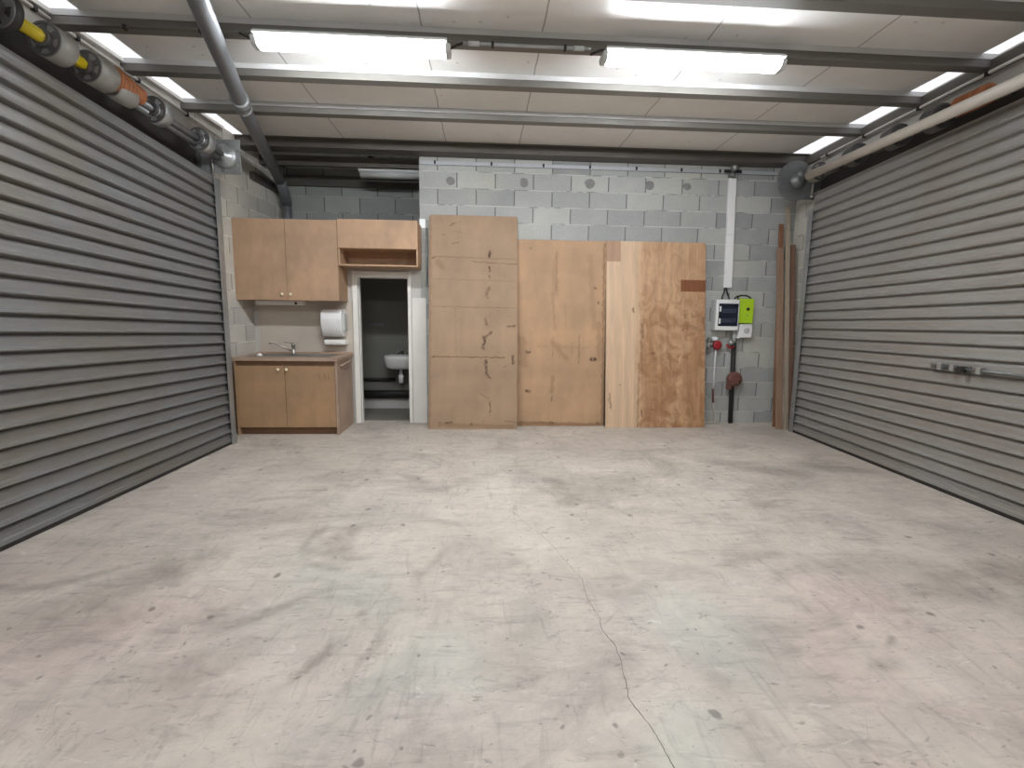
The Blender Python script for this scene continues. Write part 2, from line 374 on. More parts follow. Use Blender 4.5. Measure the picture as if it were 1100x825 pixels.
def crack():
    P = [(.20,3.0),(.30,2.75),(.381,2.567),(.428,2.374),(.485,2.171),(.474,2.014),(.499,1.856),(.489,1.783),(.518,1.681),(.504,1.512),(.489,1.429),(.515,1.345),(.531,1.282),(.541,1.183),(.56,1.0)]
    pts = []
    for i in range(len(P)-1):
        for k in range(9):
            t = k/9; y = P[i][1]+(P[i+1][1]-P[i][1])*t
            pts.append((P[i][0]+(P[i+1][0]-P[i][0])*t + .010*noise.noise(Vector((y*14, 3, 0))) + .004*noise.noise(Vector((y*60, 1, 0))), y))
    m = MB(); vs = []
    for i, (x, y) in enumerate(pts):
        w = (.0008 + .0012*abs(noise.noise(Vector((y*9, 7, 0)))))*(.5+1.0*i/len(pts))
        vs += [(x-w, y, .0006), (x+w, y, .0006)]
    m.add(vs, [(2*i, 2*i+1, 2*i+3, 2*i+2) for i in range(len(pts)-1)])
    return m.build('crack', M['crack'], floor)
crack()

# ------------------------------------------------------------------ walls
wb = struct(MB().box(-.70, 3.95, 5.68, 5.88, 0, 3.09).build('wall_back', M['block']))
for x, z, r, sq in ((-.356,2.735,.05,.9),(.463,2.737,.048,1.1),(1.206,2.75,.055,1.),(1.897,2.75,.05,1.05),(2.331,2.749,.052,.75)):   # round daubs of mortar
    m = MB(); n = 22; vs = [(x, 5.6785, z)]
    for k in range(n):
        t = 2*PI*k/n; rr = r*(1+.22*noise.noise(Vector((x*7+math.cos(t), z+math.sin(t), 2))))
        vs.append((x+rr*math.cos(t), 5.6785, z+rr*sq*math.sin(t)))
    m.add(vs, [(0, k+1, (k+1) % n+1) for k in range(n)]).build('mortar_patch', M['patch'], wb)
struct(MB().box(-2.95, -.5, 6.60, 6.80, 0, 3.09).build('wall_rear', M['block_deep']))
struct(MB().box(-.70, -.52, 5.88, 6.60, 0, 3.09).build('wall_return', M['block_deep']))
m = MB(); m.box(-2.57, -1.40, 5.68, 5.78, 0, 2.20); m.box(-.82, -.70, 5.68, 5.78, 0, 2.20); m.box(-1.40, -.82, 5.68, 5.78, 1.67, 2.20)
struct(m.build('wall_partition', M['plaster']))
struct(MB().box(-1.90, -1.80, 5.78, 6.60, 0, 2.20).build('wall_inner', M['block_deep']))
struct(MB().box(-2.26, -.70, 5.78, 6.60, 2.20, 2.26).build('ceiling_loft', M['deck']))
struct(MB().box(-4.2, 5.2, -3.15, -3.0, 0, 3.09).build('wall_front', M['plaster']))
# side walls, each in its own frame: local y runs along the wall, door opening from y=-3.95 to -.04
wl = MB(); wl.box(-.40, -.18, -.04, 2.2, 0, 3.09); wl.box(-.40, -.18, -8.2, -3.95, 0, 3.09)
wl = struct(wl.build('wall_left', M['block_side'], loc=LO, rotz=LA))
h_ = MB().box(-.40, -.18, -3.95, -.04, 2.86, 3.09).build('header', M['plaster'], wl)
wr = MB(); wr.box(.105, .34, -.04, .8, 0, 3.09); wr.box(.105, .34, -8.2, -3.95, 0, 3.09)
wr = struct(wr.build('wall_right', M['block_side'], loc=RO, rotz=RA))
MB().box(.105, .34, -3.95, -.04, 2.80, 3.09).build('header', M['plaster'], wr)

# door frame, white board beside the doorway, splashback
m = MB(); m.box(-1.462, -1.405, 5.655, 5.80, 0, 1.738); m.box(-.845, -.805, 5.655, 5.80, 0, 1.738); m.box(-1.405, -.845, 5.655, 5.80, 1.668, 1.738)
d3 = struct(m.build('door_3', M['white_paint'], bevel=.004)); 
MB().box(-1.405, -1.392, 5.70, 5.76, 0, 1.668).build('door_stop', M['white_paint'], d3)
struct(MB().box(-.80, -.640, 5.664, 5.679, 0, 1.45).build('trim_1', M['board_white'], bevel=.002))
struct(MB().box(-2.50, -1.47, 5.668, 5.68, .80, 1.40).build('trim_2', M['splash']))

# ------------------------------------------------------------------ ceiling
struct(MB().box(-2.47, 3.42, -3.1, 6.75, 3.08, 3.12).build('ceiling', M['lining']))
s1 = MB().box(-3.1, -2.47, -3.1, 5.60, 3.081, 3.12).build('window_1', M['sky']); struct(s1)
s2 = MB().box(3.42, 4.1, -3.1, 5.60, 3.081, 3.12).build('window_2', M['sky']); struct(s2)
struct(MB().box(-3.2, 4.3, -3.15, 6.8, 3.13, 3.18).build('ceiling_roof', M['deck']))
struct(MB().box(-3.1, -2.47, 5.60, 6.75, 3.08, 3.12).build('ceiling_end', M['deck']))

# purlins: a C section, web towards the room, flanges at top and bottom
def purlin(y, z, x0, x1, label, h=.085, fl=.085, mat='purlin', group='roof purlins'):
    t = thing('roof_purlin', label, 'beam', ((x0+x1)/2, y, z), group=group); L = (x1-x0)/2
    MB().box(-L, L, -fl, -fl+.006, 0, h-.040).build('web', M[mat], t)
    MB().box(-L, L, -fl-.004, -fl+.006, h-.040, h).build('lining_edge', M['web_white' if mat == 'purlin' else mat], t)
    MB().box(-L, L, -fl, 0, -.004, 0).build('bottom_flange', M[mat], t)
    MB().box(-L, L, -.006, 0, 0, .022).build('lip', M[mat], t)
    return t
PX0, PX1 = -2.68, 3.62
purlin(2.92, 3.0, PX0-.06, PX1-.1, 'grey steel roof purlin in front of the lit lights, near the top edge')
purlin(3.50, 3.0, PX0-.03, PX1-.06, 'grey steel roof purlin that carries both lit fluorescent lights')
purlin(4.07, 3.0, PX0, PX1-.04, 'grey steel roof purlin, the first one behind the lit lights')
purlin(4.73, 3.0, PX0, PX1-.02, 'grey steel roof purlin midway between the lights and the deep dark beam')
b = thing('roof_beam', 'deep dark steel beam along the top of the concrete block wall', 'beam', (.5, 5.60, 2.985))
MB().box(-3.11, 3.13, -.10, -.085, 0, .10).build('web', M['beam'], b)
MB().box(-3.11, 3.13, -.125, .065, -.008, 0).build('bottom_flange', M['beam'], b)
MB().box(-3.11, 3.13, -.125, -.085, .088, .096).build('top_lip', M['purlin'], b)
purlin(6.05, 2.945, -2.54, -.71, 'thin dark purlin in the loft recess, in front of the recess wall', .10, .06, 'beam', 'loft purlins')
purlin(6.595, 2.86, -2.51, -.71, 'dark purlin lying along the top of the recess back wall', .12, .05, 'beam', 'loft purlins')
MB2 = MB().box(-.03, .03, -.22, .22, 0, .05)
br = tag(MB2.build('roof_brace', M['beam'], loc=(-1.37, 6.24, 3.03)), 'short dark brace between the two purlins in the loft recess', 'brace'); br.rotation_euler.z = .35

# flashings and bright strips along the header walls
struct(MB().box(.06, .104, -8., .4, 2.965, 3.045).build('trim_3', M['beam'], loc=RO, rotz=RA))
def wall_conduit(name, label, loc, rotz, x, z0, z1, y0, y1, clips, mat, parts=1):
    t = thing(name, label, 'conduit', loc, rotz)
    zf = lambda y: z0+(z1-z0)*(y-y0)/(y1-y0)
    for k in range(parts):
        a = y0+(y1-y0)*k/parts; c = y0+(y1-y0)*(k+1)/parts-(.02 if k < parts-1 else 0)
        MB().cyl((x, a, zf(a)), (x, c, zf(c)), .011, 10).build('conduit', M[mat], t)
    for y in clips: MB().box(x-.014, x+.014, y-.012, y+.012, zf(y)-.016, zf(y)+.012).build('clip', M['black'], t)
wall_conduit('wall_conduit', 'bright thin metal conduit along the header above the right roller door', RO, RA, .034, 2.955, 2.945, -3.9, .0, (-.1, -.62, -1.22, -1.78, -2.4), 'white_paint')
wall_conduit('wall_conduit', 'bright white conduit along the header above the left roller door', LO, LA, -.168, 3.12, 2.955, -3.9, .45, (-.05, -.62, -1.15, -1.44), 'white_paint')
struct(MB().box(-.179, -.15, -3.9, .5, 3.05, 3.078).build('trim_4', M['white_paint'], loc=LO, rotz=LA))

# ------------------------------------------------------------------ fluorescent lights
def batten(loc, label, lamp='lamp'):
    t = thing('fluorescent_light', label, 'light', loc, group='lit fluorescent lights')
    MB().prism([(-.092,-.022),(-.070,-.0),(.070,-.0),(.092,-.022),(.088,-.0255),(-.088,-.0255)], -.60, .60, 'x').build('base', M['white_plastic'], t, bevel=.003)
    prof = [(-.064,-.026), (-.057,-.046), (-.045,-.066), (-.028,-.077), (.028,-.077), (.045,-.066), (.057,-.046), (.064,-.026)]
    MB().prism(prof, -.585, .585, 'x', True).build('diffuser', M[lamp], t)
    for sx in (-1, 1):
        a, c = sorted((sx*.586, sx*.622))
        MB().prism([(y*1.03, z*1.02) for y, z in prof], a, c, 'x').build('end_cap', M['grey_plastic'], t, bevel=.006)
    for x in (-.45, .42): MB().box(x-.012, x+.012, -.064, .064, -.032, -.022).build('clip', M['grey_plastic'], t)
    return t
lamp = batten((-.83, 3.44, 2.997), 'lit fluorescent batten light at the left, beside the grey pipe')
dup(lamp, (1.40, 3.44, 2.997), 'lit fluorescent batten light at the right, towards the right roller door')
rear = batten((-.83, .55, 2.997), 'lit fluorescent batten light at the left behind the viewer', 'lamp_rear')
dup(rear, (1.40, .55, 2.997), 'lit fluorescent batten light at the right behind the viewer')
purlin(.61, 3.0, PX0-.2, PX1-.2, 'grey steel roof purlin behind the viewer that carries two more lights')
t = thing('lamp_cable', 'thin grey conduit joining the two lit fluorescent lights', 'conduit', (0, 3.40, 2.985))
MB().cyl((-.13, 0, 0), (.70, 0, 0), .010, 10).build('conduit', M['galv'], t)
for x in (-.06, .62): MB().cyl((x-.035, 0, 0), (x+.035, 0, 0), .0145, 10).build('coupling', M['grey_plastic'], t)
for x in (.06, .53): MB().box(x-.008, x+.008, -.016, .016, -.016, .012).build('clip', M['black'], t)
for s_, (a, c) in ((1, (-.21, -.13)), (1, (.70, .78))): MB().tube([(a, .01, -.03), ((a+c)/2, .005, -.012), (c, 0, 0)], .008, 8).build('flexible_lead', M['black'], t)
t = thing('lamp_cable', 'thin dark cable from the left lit light to the left roller door', 'conduit', (0, 3.40, 2.985))
MB().cyl((-2.45, 0, 0), (-1.52, 0, 0), .007, 8).build('conduit', M['beam'], t)
MB().tube([(-1.52, 0, 0), (-1.48, .01, -.015), (-1.45, .02, -.03)], .007, 8).build('flexible_lead', M['black'], t)
for x in (-2.2, -1.75): MB().box(x-.008, x+.008, -.014, .014, -.014, .012).build('clip', M['black'], t)
t = thing('batten_light', 'unlit grey batten light at the right of the loft recess', 'light', (-1.02, 6.05, 2.93))
MB().box(-.42, .38, -.05, .05, -.03, .0).build('base', M['grey_plastic'], t, bevel=.003)
MB().prism([(-.06,-.03),(-.055,-.075),(-.03,-.09),(.03,-.09),(.055,-.075),(.06,-.03)], -.40, .38, 'x', True).build('diffuser', M['lamp_off'], t)

# ------------------------------------------------------------------ grey downpipe crossing the ceiling to the back left corner
t = thing('drain_pipe', 'grey plastic drain pipe running under the roof and down the left corner', 'pipe', (-2.4, 6.35, 2.26))
Q = [Vector(p) for p in ((-1.36,2.45,2.915), (-1.54,3.0,2.915), (-1.93,4.30,2.905), (-2.37,6.12,2.80), (-2.395,6.30,2.70), (-2.395,6.36,2.58), (-2.395,6.36,2.26))]
L0 = Vector((-2.4, 6.35, 2.26))
MB().tube([p-L0 for p in Q[:4]], .056, 18).build('pipe', M['pvc'], t)
MB().tube([p-L0 for p in Q[3:6]], .060, 18).build('elbow', M['pvc_dark'], t)
MB().tube([p-L0 for p in Q[5:]], .054, 18).build('downpipe', M['pvc_dark'], t)
dv = (Q[2]-Q[1]).normalized(); c0 = Q[1]+(Q[2]-Q[1])*.90
MB().cyl(c0-L0, c0+dv*.17-L0, .063, 18).build('coupling', M['pvc'], t)
for f in (.93, 1.0):
    cc = c0+dv*.17*(0 if f < 1 else 1)
    m = MB(); m.lathe(cc-dv*.012-L0, dv, [(.068,0),(.068,.024)], 18)
    m.box(cc.x-L0.x-.012, cc.x-L0.x+.012, cc.y-L0.y-.012, cc.y-L0.y+.012, cc.z-L0.z+.05, 2.999-L0.z); m.build('bracket', M['galv'], t)
t2 = struct(MB().box(-.18, -.12, 1.0, 1.95, 2.72, 2.79).build('trim_5', M['beam'], loc=LO, rotz=LA))

# ------------------------------------------------------------------ roller doors
def curtain(length, z0, ztop, pitch, depth, side, fan):
    prof = []
    n = int((ztop-z0)/pitch)+1
    for i in range(n):
        b = z0+i*pitch
        for dz, d in ((0,0),(.0015,-.013),(.013,-.014),(.0135,.004),(.0155,.0135),(.019,.0190),(.0235,.0205),(.0275,.0190),(.0305,.0140),(.0330,.0070),(.0365,.0018),(.042,.0),(.070,.0)):
            z = b+dz*pitch/.093
            if z <= ztop: prof.append((d*depth*side, z))
    prof.append((-.01*side, ztop)); prof.append((-.03*side, ztop-.004))
    m = MB(); vs = []; N = 8
    for k in range(N+1):
        y = -length*k/N
        vs += [(x, y, .03+(z-.03)*(1-fan*y)) for x, z in prof]
    P = len(prof); fs = []
    for k in range(N):
        for i in range(P-1): fs.append((k*P+i, k*P+i+1, (k+1)*P+i+1, (k+1)*P+i))
    return m.add(vs, fs, True)
def door(name, loc, rotz, side, ztop, mat, fan, guide_top, label):
    t = struct(thing(name, label, 'door', loc, rotz)); del t['category']
    c = curtain(4.0, .105, ztop, .0945, 1.45 if side > 0 else 1.15, side, fan).build('curtain', mat, t)
    m = MB(); m.prism([(0,.03),(side*.022,.03),(side*.022,.055),(side*.010,.062),(side*.010,.085),(side*.016,.10),(0,.108)], -4., -.02, 'y').build('bottom_rail', mat, t)
    MB().prism([(-.005*side,0),(side*.012,0),(side*.020,.012),(side*.020,.030),(-.005*side,.031)], -4., -.02, 'y').build('rubber_seal', M['black'], t)
    for y0, y1 in ((-.03, .028), (-4.03, -3.97)):
        m = MB(); w = -.178 if side > 0 else .104
        a, c_ = sorted((w, side*.034)); m.box(a, c_, y1-.006, y1, 0, guide_top)
        a, c_ = sorted((side*.028, side*.034)); m.box(a, c_, y0-.02, y1, 0, guide_top)
        a, c_ = sorted((-side*.018, -side*.012)); m.box(a, c_, y0-.02, y1-.02, 0, guide_top)
        m.build('guide_rail', M['galv'], t)
    return t
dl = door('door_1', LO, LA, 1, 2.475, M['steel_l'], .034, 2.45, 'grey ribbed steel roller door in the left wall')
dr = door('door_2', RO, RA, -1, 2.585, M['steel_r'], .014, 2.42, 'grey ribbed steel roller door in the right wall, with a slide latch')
MB().box(-.36, -.30, -4.1, -.02, 2.2, 2.95).build('shade_backing', M['void'], dl)  # added dark backing: paints the shaded void above the curtain
MB().box(.25, .30, -4.1, -.02, 2.2, 2.95).build('shade_backing', M['void'], dr)  # same added dark backing for the right door's void
MB().box(-.1785, -.170, -4.0, .045, 2.40, 2.835).build('shade_sheet', M['void'], dl)  # added dark sheet: the shade below the axle put in as colour
MB().box(.094, .1035, -4.0, .06, 2.45, 2.76).build('shade_sheet', M['void'], dr)  # right-hand dark sheet, again painted shade below the axle
# latch on the right door (local y from the far edge)
m = thing('door_latch', 'steel slide latch on the right roller door at mid height', 'latch', RO, RA)
MB().box(-.032, -.014, -2.02, -1.70, .895, .945).build('plate', M['galv_dark'], m, bevel=.004)
MB().cyl((-.04, -2.44, .925), (-.04, -1.74, .925), .010, 10).build('bolt', M['galv_dark'], m)
MB().cyl((-.034, -1.98, .92), (-.075, -1.98, .92), .022, 16).build('knob', M['black'], m)
for y in (-1.80, -1.90, -2.10): MB().box(-.056, -.014, y-.018, y+.018, .900, .948).build('keeper', M['galv'], m, bevel=.004)

# ------------------------------------------------------------------ roller axles with their drum wheels
def spoked_wheel(R, w, parent, y, z, x, body, big=True, cone=False):
    """drum wheel: sleeve (part) with a spoked end face (sub-part)"""
    s = MB(); s.lathe((x, y, z), (0,1,0), [(R*.93,0),(R,.004),(R,w-.004),(R*.93,w)], 36)
    s.f.pop(); s.sm.pop()
    if cone: s.lathe((x, y-.012, z), (0,1,0), [(.045,0),(.06,.03),(R*.8,.05)], 28)
    b_ = s.build('drum', body, parent)
    f = MB(); n = 40
    for r0, r1, y0, y1 in ((R*.84, R*.985, -.006, .012), (.032, .048, -.03, .02)):
        vs = []
        for rr, yy in ((r0,y0),(r1,y0),(r1,y1),(r0,y1)):
            vs += [(x+rr*math.cos(2*PI*k/n), y+yy, z+rr*math.sin(2*PI*k/n)) for k in range(n)]
        f.add(vs, [(a*n+k, a*n+(k+1) % n, ((a+1) % 4)*n+(k+1) % n, ((a+1) % 4)*n+k) for a in range(4) for k in range(n)])
    for k in range(5):
        t_ = 2*PI*k/5+.3; d = Vector((math.cos(t_), 0, math.sin(t_))); q = Vector((-d.z, 0, d.x)); o = Vector((x, y, z))
        vs = []
        for rr, hw in ((.04, .016), (R*.86, .022)):
            for yy in (-.002, .008):
                for sg in (-1, 1): vs.append(o+d*rr+q*hw*sg+Vector((0, yy, 0)))
        f.add(vs, [(0,1,5,4),(2,6,7,3),(0,4,6,2),(1,3,7,5),(4,5,7,6),(0,2,3,1)])
    f.build('spoke_face', M['wheel'], b_)
    g = MB(); vs = [(x, y+.02, z)]; n = 36
    vs += [(x+R*.95*math.cos(2*PI*k/n), y+.02, z+R*.95*math.sin(2*PI*k/n)) for k in range(n)]
    g.add(vs, [(0, k+1, (k+1) % n+1) for k in range(n)]); g.build('inner_disc', M['black'], b_)
    return b_
t = thing('door_axle', 'exposed axle with spoked drums and a yellow shaft above the left roller door', 'axle', (LO[0], LO[1], 2.66), LA)
zl = lambda y: .002 + (-y)*.042                      # the axle drops a little towards the back corner
AX = .09
def seg(name, y0, y1, r, mat, n=16): return MB().cyl((AX, y0, zl(y0)), (AX, y1, zl(y1)), r, n).build(name, M[mat], t)
seg('shaft', -2.6, -1.95, .034, 'galv'); seg('painted_shaft', -1.95, -1.16, .034, 'yellow', 6); seg('shaft', -1.16, .06, .024, 'galv_dark')
seg('shaft', -1.0, -.02, .024, 'galv_dark').location = (-.035, 0, -.03)
spoked_wheel(.10, .05, t, -1.95, zl(-1.95), AX, M['black'])
spoked_wheel(.092, .12, t, -1.69, zl(-1.69), AX, M['drum']); spoked_wheel(.092, .15, t, -1.42, zl(-1.42), AX, M['drum'])
m = MB()
for k in range(9):
    y = -1.26+k*.029; m.lathe((AX+.012, y, zl(y)+.018), (0,1,0), [(.050,0),(.080-.003*k,.006),(.082-.003*k,.018),(.050,.026)], 22)
m.build('spring', M['orange'], t)
m = MB(); m.lathe((AX+.005, -1.24, zl(-1.19)-.035), (0,1,0), [(.05,0),(.066,.02),(.066,.15),(.04,.18)], 20); m.build('sleeve', M['drum'], t)
spoked_wheel(.092, .09, t, -.86, zl(-.86), AX, M['galv'], cone=True); spoked_wheel(.092, .10, t, -.34, zl(-.34), AX, M['galv'], cone=True)
br_ = MB().box(-.135, .225, .05, .056, -.155, .145).build('end_bracket', M['galv'], t, bevel=.002)
m = MB(); m.lathe((AX, .05, .0), (0,-1,0), [(.105,0),(.105,.012),(.085,.03),(.04,.035),(.03,.07)], 28); m.build('bearing', M['galv'], br_)
for k in range(6): MB().lathe((AX+.125*math.cos(k*PI/3+.4), .05, .125*math.sin(k*PI/3+.4)), (0,-1,0), [(.009,0),(.009,.02)], 8).build('bolt', M['chrome'], br_)
m = MB(); m.cyl((-.02, .03, -.16), (-.02, .03, -.03), .008, 8); m.lathe((-.02, .03, -.175), (0,0,1), [(.016,0),(.016,.02)], 6); m.build('tension_bolt', M['chrome'], br_)
MB().box(-.18, -.13, .045, .062, -.155, .145).build('mounting_angle', M['galv_dark'], br_)

t = thing('door_axle', 'exposed axle with grey drums above the right roller door, behind the cream tube', 'axle', (RO[0], RO[1], 2.74), RA)
zr = lambda y: .02 + y*.012
AX = -.085
seg2 = lambda name, y0, y1, r, mat: MB().cyl((AX, y0, zr(y0)), (AX, y1, zr(y1)), r, 16).build(name, M[mat], t)
seg2('shaft', -3.0, .06, .026, 'galv_dark')
for y, mt in ((-2.6, 'drum'), (-1.55, 'wheel'), (-1.16, 'wheel'), (-.70, 'wheel'), (-.14, 'drum')): spoked_wheel(.09, .11, t, y-.05, zr(y), AX, M[mt])
m = MB()
for k in range(9):
    y = -1.95+k*.026; m.lathe((AX, y, zr(y)+.016), (0,1,0), [(.040,0),(.064,.006),(.066,.018),(.040,.026)], 20)
m.build('spring', M['orange'], t)
br_ = MB().lathe((-.17, .075, -.01), (0,1,0), [(.20,0),(.205,.003),(.205,.006),(.20,.009)], 40).build('end_bracket', M['galv_dark'], t)
m = MB(); m.box(-.17, .104, .078, .084, -.20, .12); m.build('mounting_angle', M['galv_dark'], br_)
m = MB(); m.lathe((AX-.06, .075, .0), (0,-1,0), [(.09,0),(.09,.012),(.05,.03),(.028,.05)], 26); m.build('bearing', M['galv_dark'], br_)
m = MB(); m.cyl((-.01, .03, -.17), (-.01, .03, -.05), .012, 8); m.lathe((-.01, .03, -.19), (0,0,1), [(.02,0),(.02,.025)], 6); m.build('tension_bolt', M['chrome'], br_)
t = thing('cream_tube', 'long cream tube hung in front of the axle above the right roller door', 'tube', (RO[0], RO[1], 2.70), RA)
MB().cyl((-.225, -3.2, -.042), (-.225, -.24, -.004), .039, 28).build('tube', M['cream'], t)
MB().cyl((-.225, -.243, -.004), (-.225, -.238, -.004), .030, 24).build('end_opening', M['black'], t)
for y in (-.5, -2.9): MB().box(-.235, -.07, y-.015, y+.015, .010+.013*y, .022+.013*y).build('hanger', M['galv_dark'], t)

# ------------------------------------------------------------------ kitchenette
# base cabinet
t = thing('base_cabinet', 'brown particleboard sink cabinet with two doors in the left corner', 'cabinet', (-2.52, 5.08, 0))
W_, D_ = 1.03, .58
m = MB(); m.box(0, .018, 0, D_, 0, .775); m.box(.018, W_-.018, .05, .065, .0, .08); m.box(.018, W_-.018, .02, D_, .08, .098); m.box(.018, W_-.018, D_-.012, D_, .098, .775)
m.build('carcass', M['mdf'], t, bevel=.001)
MB().box(W_-.024, W_, -.002, D_, 0, .777).build('side_panel', M['laminate'], t, bevel=.0015)
MB().box(.018, W_-.024, .008, .026, .712, .775).build('front_rail', M['mdf_dark'], t)
MB().box(.02, W_-.026, .048, .052, .0, .078).build('kickboard', M['mdf_dark'], t)
for x0, x1, kx in ((.004, .500, .445), (.505, W_-.027, .528)):
    d = MB().box(x0, x1, -.004, .014, .083, .722).build('door', M['mdf_low'], t, bevel=.0015)
    m = MB(); m.cyl((kx, -.004, .690), (kx, -.018, .690), .005, 10); m.lathe((kx, -.016, .690), (0,-1,0), [(.006,0),(.014,.004),(.016,.010),(.012,.016),(.004,.018)], 16); m.build('knob', M['brass'], d)
    if x0 > .4:
        m = MB()
        for sx, z0, z1, lean in ((.855,.590,.655,-.02), (.872,.580,.612,.008), (.893,.600,.650,0.), (.905,.575,.640,.004), (.930,.580,.652,.006), (.944,.590,.620,-.006)):
            m.prism([(sx, z0), (sx+.007, z0), (sx+.007+lean, z1), (sx+lean, z1)], -.0046, -.0040, 'y')
        m.build('ink_mark', mdf_mat('faded_ink', (150,118,78)), d)
m = MB(); m.tube([(W_+.002, .10, .715), (W_+.02, .12, .725), (W_+.028, .26, .735), (W_+.028, .36, .742), (W_+.02, .46, .738), (W_+.002, .49, .735)], .012, 10); m.build('towel_rail', M['laminate'], t)
m = MB(); m.box(W_-.001, W_+.022, .14, .44, .685, .70); m.build('scuffed_batten', M['laminate'], t, bevel=.006)
# worktop with a sink cut-out
t = thing('worktop', 'brown laminate worktop on the sink cabinet', 'worktop', (-2.535, 5.055, .777))
X0, X1, SX0, SX1, SY0, SY1 = 0, 1.055, .13, .74, .13, .47
m = MB(); m.box(X0, SX0, 0, .61, 0, .032); m.box(SX1, X1, 0, .61, 0, .032); m.box(SX0, SX1, 0, SY0, 0, .032); m.box(SX0, SX1, SY1, .61, 0, .032)
m.build('top', M['laminate'], t)
MB().box(X0, X1, .596, .611, .032, .05).build('upstand', M['laminate'], t)
t = thing('kitchen_sink', 'stainless steel sink set into the brown worktop', 'sink', (-2.535, 5.055, .777))
m = MB(); z = .0325
m.box(SX0-.02, SX1+.22, SY0-.02, SY0+.012, z, z+.005); m.box(SX0-.02, SX1+.22, SY1-.012, SY1+.03, z, z+.005); m.box(SX0-.02, SX0+.012, SY0, SY1, z, z+.005); m.box(SX1-.012, SX1+.22, SY0, SY1, z, z+.005)
m.build('rim', M['stainless'], t, bevel=.002)
m = MB(); m.add([(SX0+.012,SY0+.012,z),(SX1-.012,SY0+.012,z),(SX1-.012,SY1-.012,z),(SX0+.012,SY1-.012,z),(SX0+.03,SY0+.03,-.12),(SX1-.03,SY0+.03,-.12),(SX1-.03,SY1-.03,-.12),(SX0+.03,SY1-.03,-.12)],
    [(0,1,5,4),(1,2,6,5),(2,3,7,6),(3,0,4,7),(4,5,6,7)]); m.build('bowl', M['stainless'], t)
m = MB()
for k in range(7): m.box(SX1+.02, SX1+.20, SY0+.05+k*.04, SY0+.058+k*.04, z+.005, z+.009)
m.build('drainer', M['stainless'], t)
m = MB(); m.lathe((-2.31, 5.20, .8145), (0,0,1), [(.026,0),(.028,.008),(.020,.018),(.012,.026),(.004,.03)], 18)
tag(m.build('sink_plug', M['white_plastic']), 'small white plug lying on the front rim of the kitchen sink', 'plug')
t = thing('mixer_tap', 'chrome mixer tap with a long slanting spout at the sink', 'tap', (-2.085, 5.52, .8145))
m = MB(); m.lathe((0,0,0), (0,0,1), [(.028,0),(.028,.008),(.021,.014),(.019,.085),(.022,.092),(.021,.112),(.010,.122)], 20); m.build('body', M['chrome'], t)
m = MB(); m.tube([(-.008,-.004,.028), (-.06,-.02,.056), (-.13,-.045,.094), (-.185,-.065,.122), (-.205,-.072,.128), (-.218,-.077,.124), (-.222,-.078,.112)], .0095, 12); m.build('spout', M['chrome'], t)
m = MB(); m.tube([(0,0,.116), (-.02,-.008,.124), (-.05,-.02,.130), (-.085,-.03,.130)], .0065, 10); m.build('lever', M['chrome'], t)
# wall cupboard
t = thing('wall_cabinet', 'brown wall cabinet with two doors and brass knobs above the sink', 'cabinet', (-2.575, 5.35, 1.395))
H_, W2 = .825, 1.06
m = MB(); m.box(0, .016, 0, .33, 0, H_); m.box(.016, W2-.016, 0, .33, 0, .016); m.box(.016, W2-.016, 0, .33, H_-.016, H_); m.box(.016, W2-.016, .32, .33, .016, H_-.016)
m.build('carcass', M['mdf'], t)
MB().box(W2-.016, W2, 0, .33, 0, H_).build('side_panel', M['mdf'], t)
for x0, x1, kx in ((.002, .527, .480), (.531, W2-.001, .566)):
    d = MB().box(x0, x1, -.018, -.001, .0, H_+.002).build('door', M['mdf'], t, bevel=.0015)
    m = MB(); m.cyl((kx, -.018, .063), (kx, -.030, .063), .005, 10); m.lathe((kx, -.029, .063), (0,-1,0), [(.006,0),(.014,.004),(.016,.010),(.012,.016),(.004,.018)], 16); m.build('knob', M['brass'], d)
# shelf cabinet over the doorway
t = thing('shelf_cabinet', 'brown shelf cabinet with a flap and an open shelf above the doorway', 'cabinet', (-1.513, 5.35, 1.765))
W3, H3 = .828, .472
m = MB(); m.box(0, .016, 0, .33, 0, H3); m.box(.016, W3-.016, 0, .33, H3-.016, H3); m.box(.016, W3-.016, .0, .33, .178, .194); m.box(.016, W3-.016, .318, .33, .016, H3-.016)
m.build('carcass', M['mdf'], t)
MB().box(W3-.016, W3, 0, .33, 0, H3).build('side_panel', M['mdf'], t)
MB().box(.016, W3-.016, 0, .33, 0, .016).build('shelf', M['mdf'], t)
MB().box(.001, W3, -.017, -.001, .180, H3+.001).build('flap', M['mdf'], t, bevel=.0015)
# small things around the sink
t = thing('towel_dispenser', 'white plastic paper towel dispenser on the wall beside the doorway', 'dispenser', (-1.645, 5.667, 1.01))
prof = [(0,.0),(-.12,.0),(-.150,.03),(-.185,.10),(-.200,.18),(-.195,.24),(-.165,.285),(-.11,.300),(0,.300)]
MB().prism(prof, -.122, .105, 'x', True).build('housing', M['white_plastic'], t, bevel=.012, seg=3)
MB().box(.102, .128, -.15, -.02, .06, .25).build('side_latch', M['grey_plastic'], t, bevel=.008)
t = tag(MB().prism([(-.006,-.09),(-.085,-.098),(-.112,-.088),(-.118,-.07),(-.115,-.045),(-.06,-.036),(0,-.04)], -.115, .118, 'x').build('paper_tray', M['paper'], loc=(-1.645, 5.668, 1.01), bevel=.004),
        'white tray of paper towel on the wall just below the dispenser', 'tray')
t = thing('cabinet_light', 'slim white light strip under the wall cabinet', 'light', (-2.18, 5.50, 1.393))
MB().box(-.26, .24, -.035, .06, -.045, 0).build('housing', M['white_plastic'], t, bevel=.006)
m = MB(); m.cyl((.165, -.035, -.026), (.165, -.041, -.026), .014, 14); m.build('switch', M['black'], t)
